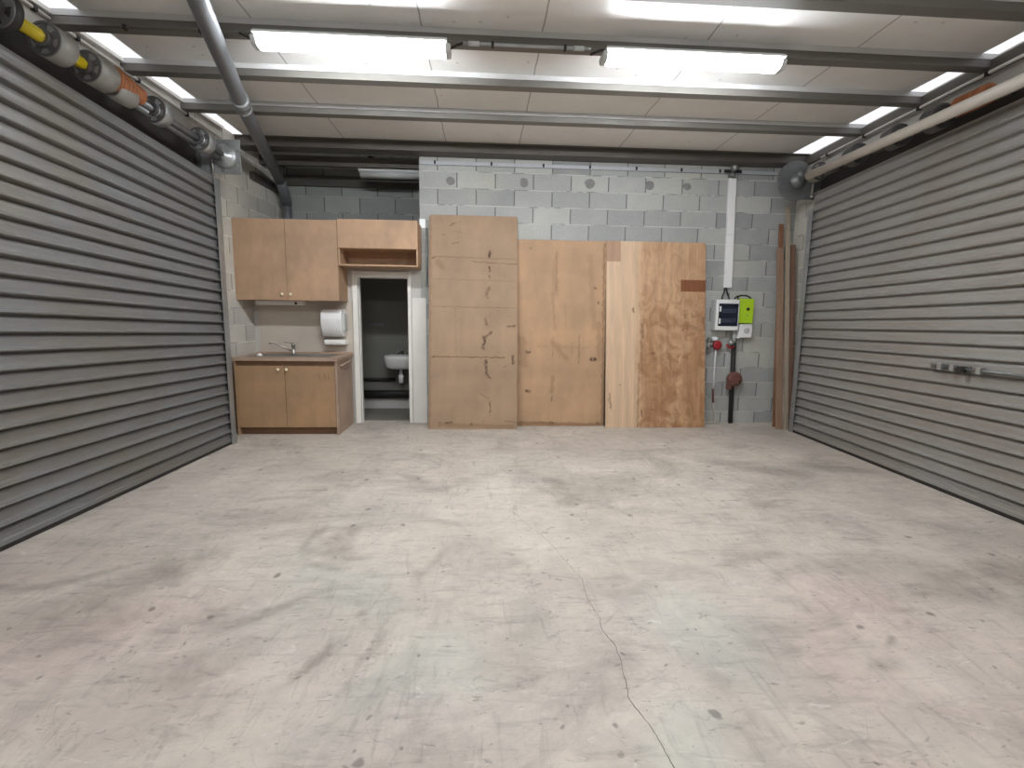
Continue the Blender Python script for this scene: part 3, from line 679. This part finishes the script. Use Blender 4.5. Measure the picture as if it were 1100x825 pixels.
tag(MB().box(-.035, .03, 0, .012, -.05, .05).build('wall_socket', M['white_plastic'], loc=(-.668, 5.667, 2.27), bevel=.004), 'small white box on the wall corner above the shelf cabinet', 'box')
t = thing('wall_conduit', 'short grey conduit down the wall between the shelf cabinet and the tall sheet', 'conduit', (-.625, 5.667, 1.6))
MB().cyl((0, 0, 0), (0, 0, .62), .012, 10).build('conduit', M['galv'], t)
MB().ball((0, -.002, -.005), .02, 10).build('end_fitting', M['galv'], t)
tag(MB().box(-.14, .16, -.03, .03, 0, .012).build('offcut', M['board_white'], loc=(-.88, 5.55, 2.238)), 'pale offcut lying on top of the shelf cabinet', 'offcut')

# ------------------------------------------------------------------ toilet room seen through the doorway
t = thing('wash_basin', 'white wall-hung wash basin in the dark toilet room', 'basin', (-1.06, 6.58, .56))
m = MB(); n = 28; vs = []
def ring(rx, ry, z, cy=-.17):
    return [(rx*math.copysign(abs(math.cos(a))**.6, math.cos(a)), cy+ry*math.copysign(abs(math.sin(a))**.6, math.sin(a)), z) for a in [2*PI*k/n for k in range(n)]]
rings = [ring(.14,.12,.0), ring(.185,.155,.03), ring(.205,.17,.12), ring(.205,.17,.172), ring(.195,.16,.178), ring(.165,.12,.175), ring(.12,.085,.09), ring(.03,.03,.075)]
for r_ in rings: vs += r_
fs = [(i*n+k, i*n+(k+1) % n, (i+1)*n+(k+1) % n, (i+1)*n+k) for i in range(len(rings)-1) for k in range(n)] + [tuple(range(n))[::-1], tuple(range((len(rings)-1)*n, len(rings)*n))]
m.add(vs, fs, [True]*(len(fs)-2)+[False]*2); m.build('bowl', M['basin'], t)
m = MB(); m.cyl((0,-.17,0), (0,-.17,-.05), .018, 14); m.lathe((0,-.17,-.19), (0,0,1), [(.02,0),(.032,.01),(.032,.10),(.022,.13),(.02,.15)], 18); m.tube([(0,-.17,-.10),(0,-.10,-.12),(0,-.02,-.12),(0,0,-.12)], .016, 10); m.build('bottle_trap', M['white_plastic'], t)
t = thing('basin_tap', 'chrome tap on the back of the toilet room basin', 'tap', (-1.02, 6.53, .738))
m = MB(); m.cyl((0,0,0), (0,0,.05), .016, 12); m.tube([(0,0,.045),(-.05,-.03,.055),(-.09,-.05,.045),(-.10,-.055,.03)], .011, 10); m.build('spout', M['chrome'], t)
for x in (-.06, .06): 
    m = MB(); m.cyl((x,0,0), (x,0,.04), .012, 10); m.box(x-.035, x+.035, -.008, .008, .04, .055); m.box(x-.008, x+.008, -.03, .03, .04, .055); m.build('handle', M['chrome'], t)
tag(MB().cyl((-1.80, 6.556, .40), (-1.16, 6.556, .40), .022, 14).build('water_pipe', M['black']), 'thin dark pipe along the toilet room wall under the basin', 'pipe')
t = thing('waste_pipe', 'thick black waste pipe along the toilet room wall near the floor', 'pipe', (-1.3, 6.52, .21))
MB().cyl((-.50, 0, 0), (.59, 0, 0), .048, 18).build('pipe', M['black'], t)
MB().cyl((.44, 0, 0), (.44, 0, .34), .03, 14).build('riser', M['black'], t)
MB().lathe((.44, 0, .05), (0,0,1), [(.045,0),(.045,.05)], 16).build('collar', M['black'], t)
tag(MB().box(-.10, .10, -.02, 0, -.025, .025).build('wall_bracket', M['galv_dark'], loc=(-1.40, 6.58, 1.13), bevel=.004), 'small grey bracket on the toilet room wall', 'bracket')
M['toilet_wall'] = plain('shade_toned_wall', srgb(112,111,105), .7, 0, .08, 3)  # the toilet room's shade is put into this darker wall colour
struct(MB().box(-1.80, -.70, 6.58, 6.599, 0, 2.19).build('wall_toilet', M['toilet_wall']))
struct(MB().box(-1.80, -.70, 5.80, 6.58, .0005, .004).build('floor_toilet', plain('shade_toned_floor', srgb(128,124,116), .6)))  # added thin slab, its colour darkened to deepen the room's shade
struct(MB().box(-1.80, -.70, 6.565, 6.58, 0, .13).build('baseboard_rear', M['plaster']))

# ------------------------------------------------------------------ sheets leaning against the block wall
def sheet(name, label, w, h, th, foot, lean, x0, mat, attrs, step=.0085, corner=0., yaw=0.):
    """a board standing on its lower edge at y = foot and leaning back by lean (radians); local x along it, local z up it"""
    nx, nz = int(w/step)+1, int(h/step)+1
    xs = np.linspace(0, w, nx); zs = np.linspace(0, h, nz); X, Z = np.meshgrid(xs, zs)
    if corner:                                      # slightly rounded upper corners
        for sgn, cx in ((-1, corner), (1, w-corner)):
            dx = (X-cx)*sgn; dz = Z-(h-corner); k = (dx > 0) & (dz > 0); d = np.maximum(np.hypot(dx, dz), 1e-6)
            s_ = np.where(k, np.maximum(np.abs(dx), np.abs(dz))/d, 1.); X = np.where(k, cx+sgn*dx*s_, X); Z = np.where(k, h-corner+dz*s_, Z)
    v = np.concatenate([np.stack([X.ravel(), np.zeros(nx*nz), Z.ravel()], 1), np.stack([X.ravel(), np.full(nx*nz, th), Z.ravel()], 1)])
    i = np.arange(nx*nz).reshape(nz, nx); q = np.stack([i[:-1,:-1], i[:-1,1:], i[1:,1:], i[1:,:-1]], -1).reshape(-1, 4); N = nx*nz
    loop = list(i[0,:]) + list(i[1:,-1]) + list(i[-1,-2::-1]) + list(i[-2:0:-1,0])
    side = [[int(a), int(a)+N, int(b)+N, int(b)] for a, b in zip(loop, loop[1:]+loop[:1])]
    me = bpy.data.meshes.new(name); me.from_pydata(v.tolist(), [], q.tolist() + (q[:,::-1]+N).tolist() + side)
    for an, fn in attrs.items():
        val = fn(X, Z); val = np.concatenate([val.ravel(), np.zeros(N)]); a = me.attributes.new(an, 'FLOAT', 'POINT'); a.data.foreach_set('value', val.astype(np.float32))
    me.materials.append(mat); o = bpy.data.objects.new(name, me); C.objects.link(o)
    o.location = (x0, foot, .001+ (th*math.sin(lean) if lean < 0 else 0)); o.rotation_euler = (-lean, 0, yaw)
    return tag(o, label, 'board', None)
def strokes(X, Z, items, wob=.0035):
    """short painted or scraped marks: (x0, z0, x1, z1, half width, strength)"""
    WX = X + wob*np.sin(61*Z+23*X) + wob*.6*np.sin(140*Z); WZ = Z + wob*.7*np.sin(57*X+31*Z)
    out = np.zeros_like(X)
    for x0, z0, x1, z1, w, s in items:
        dx, dz = x1-x0, z1-z0; L2 = dx*dx+dz*dz+1e-9
        t_ = np.clip(((WX-x0)*dx+(WZ-z0)*dz)/L2, 0, 1); d = np.hypot(WX-x0-t_*dx, WZ-z0-t_*dz)
        wl = w*(1+.2*np.sin(45*Z+20*X)); out = np.maximum(out, s*np.clip((wl-d)/(wl*.7)+.35, 0, 1)*(d < wl*1.3))
    return np.clip(out, 0, 1)
# marks of sheet 1, measured on the sheet: u = metres from its left edge, v = metres up
def uv1(x, y): return ((x-315)/303*.985, (765-y)/735*2.39)
def L1(*a):
    out = []
    for x0, y0, x1, y1, w, s in a: out.append((*uv1(x0, y0), *uv1(x1, y1), w*(1.3 if w > .0065 else 1.), min(1, s*1.12)))
    return out
mk1 = L1((522,153,522,172,.010,.9), (521,206,522,222,.009,.75), (522,236,523,244,.008,.5), (510,304,521,276,.016,.38), (512,300,514,312,.012,.3),
  (508,385,512,404,.012,.5), (503,450,528,432,.014,.6), (506,452,501,486,.014,.75), (510,528,512,575,.012,.75), (513,572,524,588,.010,.65),
  (525,672,526,705,.007,.6), (526,700,524,722,.004,.4), (604,514,604,536,.014,.65), (585,411,608,408,.010,.5), (570,550,582,547,.005,.5), (326,517,334,517,.008,.8), (324,180,332,178,.008,.7),
  (385,66,402,58,.007,.5), (395,62,420,50,.004,.4), (360,98,370,97,.005,.5), (395,128,415,124,.008,.35), (350,742,358,742,.006,.5), (372,743,392,742,.008,.7), (460,748,464,749,.008,.7), (590,738,612,741,.006,.55), (500,740,502,735,.005,.5), (575,735,583,738,.006,.5))
mk1 += L1((326,516,400,517,.004,.8), (400,517,575,518,.004,.7), (318,173,420,176,.003,.3), (470,190,615,195,.003,.35))
mk1s = L1((318,173,618,178,.006,.35), (460,188,615,196,.005,.5), (318,250,618,254,.005,.28), (318,344,618,347,.006,.40), (330,516,575,518,.006,.6), (405,348,407,516,.004,.30), (425,380,425,510,.003,.2), (420,40,420,95,.003,.25),
  (345,190,358,205,.03,.3), (395,85,430,90,.006,.3), (490,640,520,660,.01,.3), (318,40,318,760,.012,.35), (350,750,600,756,.02,.35))
W1 = .985
A1 = math.atan(.335/2.36)
sheet('mdf_sheet', 'tall stained brown sheet with black scrape marks, leaning beside the doorway', W1, 2.39, .018, 5.325, A1, -.592, M['mdf_panel'],
      {'stain': lambda X, Z: strokes(X, Z, mk1), 'scuff': lambda X, Z: strokes(X, Z, mk1s, .003)}, corner=.03)
def uv2(x, y): return ((x-50)/307*1.0, (757-y)/635*2.12)
def L2(*a):
    return [(*uv2(x0, y0), *uv2(x1, y1), w*1.1, min(1, s*1.25)) for x0, y0, x1, y1, w, s in a]
mk2 = L2((182,278,184,280,.007,.6), (316,280,322,281,.010,.6), (333,328,333,332,.012,.55), (80,500,90,500,.016,.6), (80,635,90,636,.016,.6), (312,524,322,524,.022,.75), (265,440,265,540,.005,.5), (170,650,170,670,.006,.5), (165,745,176,747,.014,.7), (88,148,94,150,.006,.5),
  (60,742,190,746,.010,.35), (330,745,345,750,.008,.5))
mk2s = L2((182,160,182,290,.012,.30), (168,300,178,420,.010,.25), (176,190,178,300,.03,.12), (215,330,216,420,.006,.2), (172,450,172,525,.006,.35), (240,470,240,520,.004,.3), (195,470,195,522,.004,.3), (335,400,338,520,.03,.25), (350,130,352,750,.012,.5), (170,470,220,520,.03,.25), (172,585,170,640,.02,.3), (60,460,70,540,.05,.25), (52,748,340,752,.02,.5), (300,170,320,420,.03,.15), (120,480,300,485,.01,.15))
A2 = math.atan(.178/2.12)
sheet('mdf_sheet', 'plain tan sheet leaning between the tall stained sheet and the plywood', 1.03, 2.125, .016, 5.477, A2, .385, M['mdf_panel2'],
      {'stain': lambda X, Z: strokes(X-.03, Z, mk2), 'scuff': lambda X, Z: strokes(X-.03, Z, mk2s, .004)})
def uv3(x, y): return ((x-352)/345*1.168, (757-y)/632*2.135)
def L3(*a): return [(*uv3(x0, y0), *uv3(x1, y1), w, s) for x0, y0, x1, y1, w, s in a]
mk3 = L3((445,352,447,362,.014,.7), (511,503,518,503,.016,.6), (477,698,478,718,.010,.8), (512,695,520,696,.010,.6), (365,640,370,690,.012,.55), (362,660,374,700,.008,.4), (476,405,480,450,.014,.55), (470,500,474,560,.008,.35), (592,696,600,697,.008,.4), (640,410,665,414,.03,.35), (690,380,696,420,.02,.5), (400,612,404,612,.008,.5),
  (467,540,463,752,.010,.5), (468,330,478,545,.008,.35))
def rect(X, Z, x0, z0, x1, z1): return ((X > x0) & (X < x1) & (Z > z0) & (Z < z1)).astype(float)
A3 = math.atan(.27/2.125)
sheet('plywood_sheet', 'plywood sheet with a dark brown patch near its upper right edge', 1.168, 2.142, .018, 5.388, A3, 1.418, M['ply'],
      {'stain': lambda X, Z: strokes(X, Z, mk3), 'patch': lambda X, Z: np.clip(rect(X, Z, .87, 1.572, 1.2, 1.712) + .55*rect(X, Z, -.01, 1.905, .165, 2.2), 0, 1)})

# ------------------------------------------------------------------ strip with clips along the top of the block wall
t = thing('cable_strip', 'pale metal strip with black clips along the top of the block wall', 'strip', (1.42, 5.68, 2.92))
MB().box(-2.11, 2.13, -.012, 0, -.020, .018).build('strip', M['strip'], t, bevel=.002)
MB().box(-2.11, 2.13, -.013, -.001, -.024, -.020).build('shadow_lip', M['galv_dark'], t)
for x in (-.526, .096, .676, 1.2, 1.731, 2.251, 2.70, 2.86, 3.439): MB().box(x-1.42-.010, x-1.42+.010, -.020, 0, -.014, .022).build('clip', M['black'], t)

# ------------------------------------------------------------------ electrics on the block wall
t = thing('cable_trunking', 'white cable trunking running down the block wall to the switchboard', 'trunking', (2.84, 5.68, 1.62))
m = MB(); m.add([(.0,-.035,0),(.088,-.035,0),(.088,0,0),(0,0,0),(-.035,-.035,1.225),(.053,-.035,1.225),(.053,0,1.225),(-.035,0,1.225)], [(0,3,2,1),(4,5,6,7),(0,1,5,4),(1,2,6,5),(2,3,7,6),(3,0,4,7)])
m.build('channel', M['white_plastic'], t, bevel=.004)
MB().prism([(-.030,-.038),(.048,-.038),(.048,-.034),(-.030,-.034)], .6, .605, 'z').build('cover_joint', M['grey_plastic'], t)
t = thing('pipe_fitting', 'metal fitting with a rounded head at the top of the white trunking', 'fitting', (2.83, 5.66, 2.86))
m = MB(); m.lathe((0,-.02,0), (.12,0,1), [(.045,0),(.04,.03),(.022,.05),(.022,.08)], 16); m.build('gland', M['galv_dark'], t)
m = MB(); m.ball((.02,-.03,.10), .042, 12); m.build('head', M['galv'], t)
m = MB(); m.box(-.085, .12, -.012, .005, .045, .08); m.build('saddle', M['black'], t, bevel=.004)
t = thing('board_leads', 'pair of black leads from the trunking into the switchboard', 'cable', (2.86, 5.66, 1.49))
for s_ in (-1, 1): MB().tube([(s_*.008, 0, .14), (s_*.016, -.004, .08), (s_*.038, -.01, .03), (s_*.045, -.015, -.005)], .009, 8).build('lead', M['black'], t)
t = thing('switchboard', 'white switchboard box with a dark glazed cover on the block wall', 'switchboard', (2.712, 5.68, 1.12))
MB().box(0, .282, -.11, 0, 0, .362).build('housing', M['grey_plastic'], t, bevel=.010, seg=3)
fr = MB(); fr.box(.006, .278, -.125, -.108, .006, .052); fr.box(.006, .278, -.125, -.108, .312, .358); fr.box(.006, .034, -.125, -.108, .052, .312); fr.box(.266, .278, -.125, -.108, .052, .312)
fr.build('front_frame', M['white_plastic'], t, bevel=.004)
cv = MB().box(.034, .266, -.130, -.108, .052, .312).build('cover', M['navy'], t, bevel=.006)
for z0 in (.095, .205):
    for k in range(8): MB().box(.070+k*.022, .089+k*.022, -.1335, -.130, z0, z0+.05).build('breaker', M['breaker'], cv)
for z0 in (.08, .22): MB().box(.038, .058, -.136, -.130, z0, z0+.062).build('catch', M['white_plastic'], cv, bevel=.003)
t = thing('green_box', 'lime green control box with a dark button, right of the switchboard', 'box', (3.028, 5.68, 1.208))
MB().box(-.015, .155, -.09, 0, 0, .285).build('housing', M['lime'], t, bevel=.006)
m = MB(); m.lathe((.085, -.09, .165), (0,-1,0), [(.019,0),(.019,.006),(.014,.009)], 18); m.build('button', M['black'], t)
m = MB(); m.lathe((.082, -.09, .09), (0,-1,0), [(.007,0),(.007,.004)], 12); m.build('screw', M['galv_dark'], t)
t = thing('isolator_switch', 'white isolator switch below the lime green box', 'switch', (3.02, 5.68, 1.025))
MB().prism([(0,.0),(.03,.012),(.165,.018),(.17,.10),(.162,.172),(.015,.172)], -.085, 0, 'y').build('housing', M['white_plastic'], t, bevel=.008)
m = MB(); m.lathe((.095, -.085, .10), (0,-1,0), [(.034,0),(.034,.008),(.028,.012)], 22); m.box(.085, .105, -.108, -.09, .072, .128); m.build('dial', M['grey_plastic'], t, bevel=.002)
t = thing('box_cable', 'black cable arching from the switchboard to the lime green box', 'cable', (3.03, 5.615, 1.497))
MB().tube([(-.075,0,-.005), (-.05,0,.02), (0,0,.034), (.06,0,.034), (.10,0,.018), (.125,0,.0)], .009, 10).build('arch', M['black'], t)
MB().tube([(-.026,-.0,.030), (-.028,.03,-.02), (-.028,.035,-.28)], .007, 8).build('drop', M['black'], t)
t = thing('black_pipe', 'black pipe rising from the floor to the switchboard', 'pipe', (2.997, 5.64, 0))
MB().cyl((.030, 0, .0), (.002, 0, 1.0), .027, 16).build('pipe', M['black'], t)
MB().cyl((.0, 0, .99), (-.004, 0, 1.119), .021, 14).build('sleeve', M['grey_plastic'], t)
t = thing('round_cap', 'rusty brown round cap halfway up the black pipe', 'cap', (3.01, 5.60, .545))
m = MB(); m.lathe((0, .015, 0), (0,-1,0), [(.085,0),(.09,.015),(.085,.05),(.05,.062),(.012,.066)], 26); m.build('disc', M['rust'], t)
MB().box(-.085, -.035, -.03, .02, -.125, -.05).build('tab', M['rust'], t, bevel=.008)
m = MB()
for k in range(6): m.box(.055*math.cos(k*1.047)-.008, .055*math.cos(k*1.047)+.008, -.056, -.03, .055*math.sin(k*1.047)-.008, .055*math.sin(k*1.047)+.008)
m.build('stud', M['timber_dark'], t)
t = thing('stop_valve', 'small steel valve with a red handle against the black pipe, under the switchboard', 'valve', (2.955, 5.63, .96))
m = MB(); m.ball((0,0,.02), .034, 12); m.cyl((0,0,.02), (.06,0,.03), .018, 12); m.build('body', M['galv'], t)
m = MB(); m.tube([(-.05,-.01,0), (-.035,-.015,-.035), (.005,-.018,-.045), (.03,-.015,-.03)], .013, 8); m.build('handle', M['red'], t)
t = thing('wall_tap', 'steel wall tap with a red handle beside the plywood sheet', 'tap', (2.70, 5.66, .955))
m = MB(); m.cyl((0,0,-.095), (0,0,.08), .017, 14); m.ball((0,-.005,.045), .030, 12); m.ball((0,-.005,-.03), .026, 12); m.lathe((0,0,-.10), (0,0,1), [(.024,0),(.024,.025)], 6); m.build('body', M['chrome'], t)
m = MB(); m.cyl((0,0,.0), (.075,0,.0), .016, 12); m.build('outlet', M['galv'], t)
m = MB(); m.lathe((.085, -.02, -.01), (0,-1,0), [(.03,0),(.055,.012),(.058,.03),(.035,.042)], 7); m.build('handle', M['red'], t)
m = MB(); m.lathe((.07, -.01, .04), (0,0,1), [(.026,0),(.036,.012),(.036,.04),(.026,.05)], 16); m.build('cap', M['white_plastic'], t)
t = thing('water_hose', 'thin pale hose hanging from the red wall tap to the floor', 'hose', (2.785, 5.645, 0))
MB().tube([(.0,0,.91), (-.002,0,.75), (.0,0,.58), (.002,0,.42)], .011, 10).build('upper_hose', M['white_plastic'], t)
MB().tube([(.002,0,.42), (.004,0,.34), (.014,0,.25)], .011, 10).build('dark_joint', M['rust'], t)
MB().tube([(.014,0,.25), (.035,0,.14), (.05,0,.06), (.045,-.01,.02), (.01,-.02,.012), (-.10,-.03,.012), (-.16,-.03,.012)], .010, 10).build('lower_hose', M['cream'], t)

# ------------------------------------------------------------------ timber lengths standing in the right corner
def plank(label, x, y, h, w, th, lean, mat, group='timber lengths in the corner', yaw=0., tip=0.):
    m = MB(); m.box(-w/2, w/2, 0, th, 0, h); o = m.build('timber_plank', M[mat], bevel=.003)
    o.location = (x, y, .002); o.rotation_euler = (-lean, tip, yaw); tag(o, label, 'timber', group); return o
plank('knotty reddish brown plank standing in the right corner, nearest the switchboard', 3.430, 5.285, 2.09, .072, .03, .13, 'timber_pink', tip=0.)
plank('narrow dark brown plank behind the knotty plank in the right corner', 3.445, 5.40, 2.36, .05, .022, .093, 'timber_brown', tip=.004)
plank('tall pale batten in the right corner, the longest of the timber lengths', 3.497, 5.255, 2.56, .034, .04, .125, 'timber_pale', tip=-.0)
plank('short dark brown batten in the right corner beside the roller door', 3.540, 5.25, 2.12, .042, .04, .12, 'timber_dark', tip=.004)

# ------------------------------------------------------------------ camera
cam = bpy.data.cameras.new('camera'); co = bpy.data.objects.new('camera', cam); C.objects.link(co)
F, cx, cy, H = 522., 550., 412.5, 1.25
vp, roll = (518., 340.), .0037
d = Vector(((vp[0]-cx)/F, -(vp[1]-cy)/F, -1.)).normalized()
u = Vector((math.sin(roll), math.cos(roll), 0)); u = (u - d*u.dot(d)).normalized(); x = d.cross(u)
R = Matrix((x, d, u))
co.matrix_world = Matrix.Translation((0, 0, H)) @ R.to_4x4()
cam.sensor_fit = 'HORIZONTAL'; cam.sensor_width = 36; cam.lens = F/1100*36; cam.clip_start = .02
bpy.context.scene.camera = co

# ------------------------------------------------------------------ world and view
w = bpy.data.worlds.new('world'); bpy.context.scene.world = w; w.use_nodes = True
w.node_tree.nodes['Background'].inputs[0].default_value = (.6, .7, .8, 1); w.node_tree.nodes['Background'].inputs[1].default_value = .05
vs_ = bpy.context.scene.view_settings
vs_.view_transform = 'Standard'; vs_.look = 'None'; vs_.gamma = 1; vs_.use_curve_mapping = False; vs_.exposure = 0.
cy_ = bpy.context.scene.cycles
cy_.max_bounces = 14; cy_.diffuse_bounces = 8; cy_.use_denoising = True
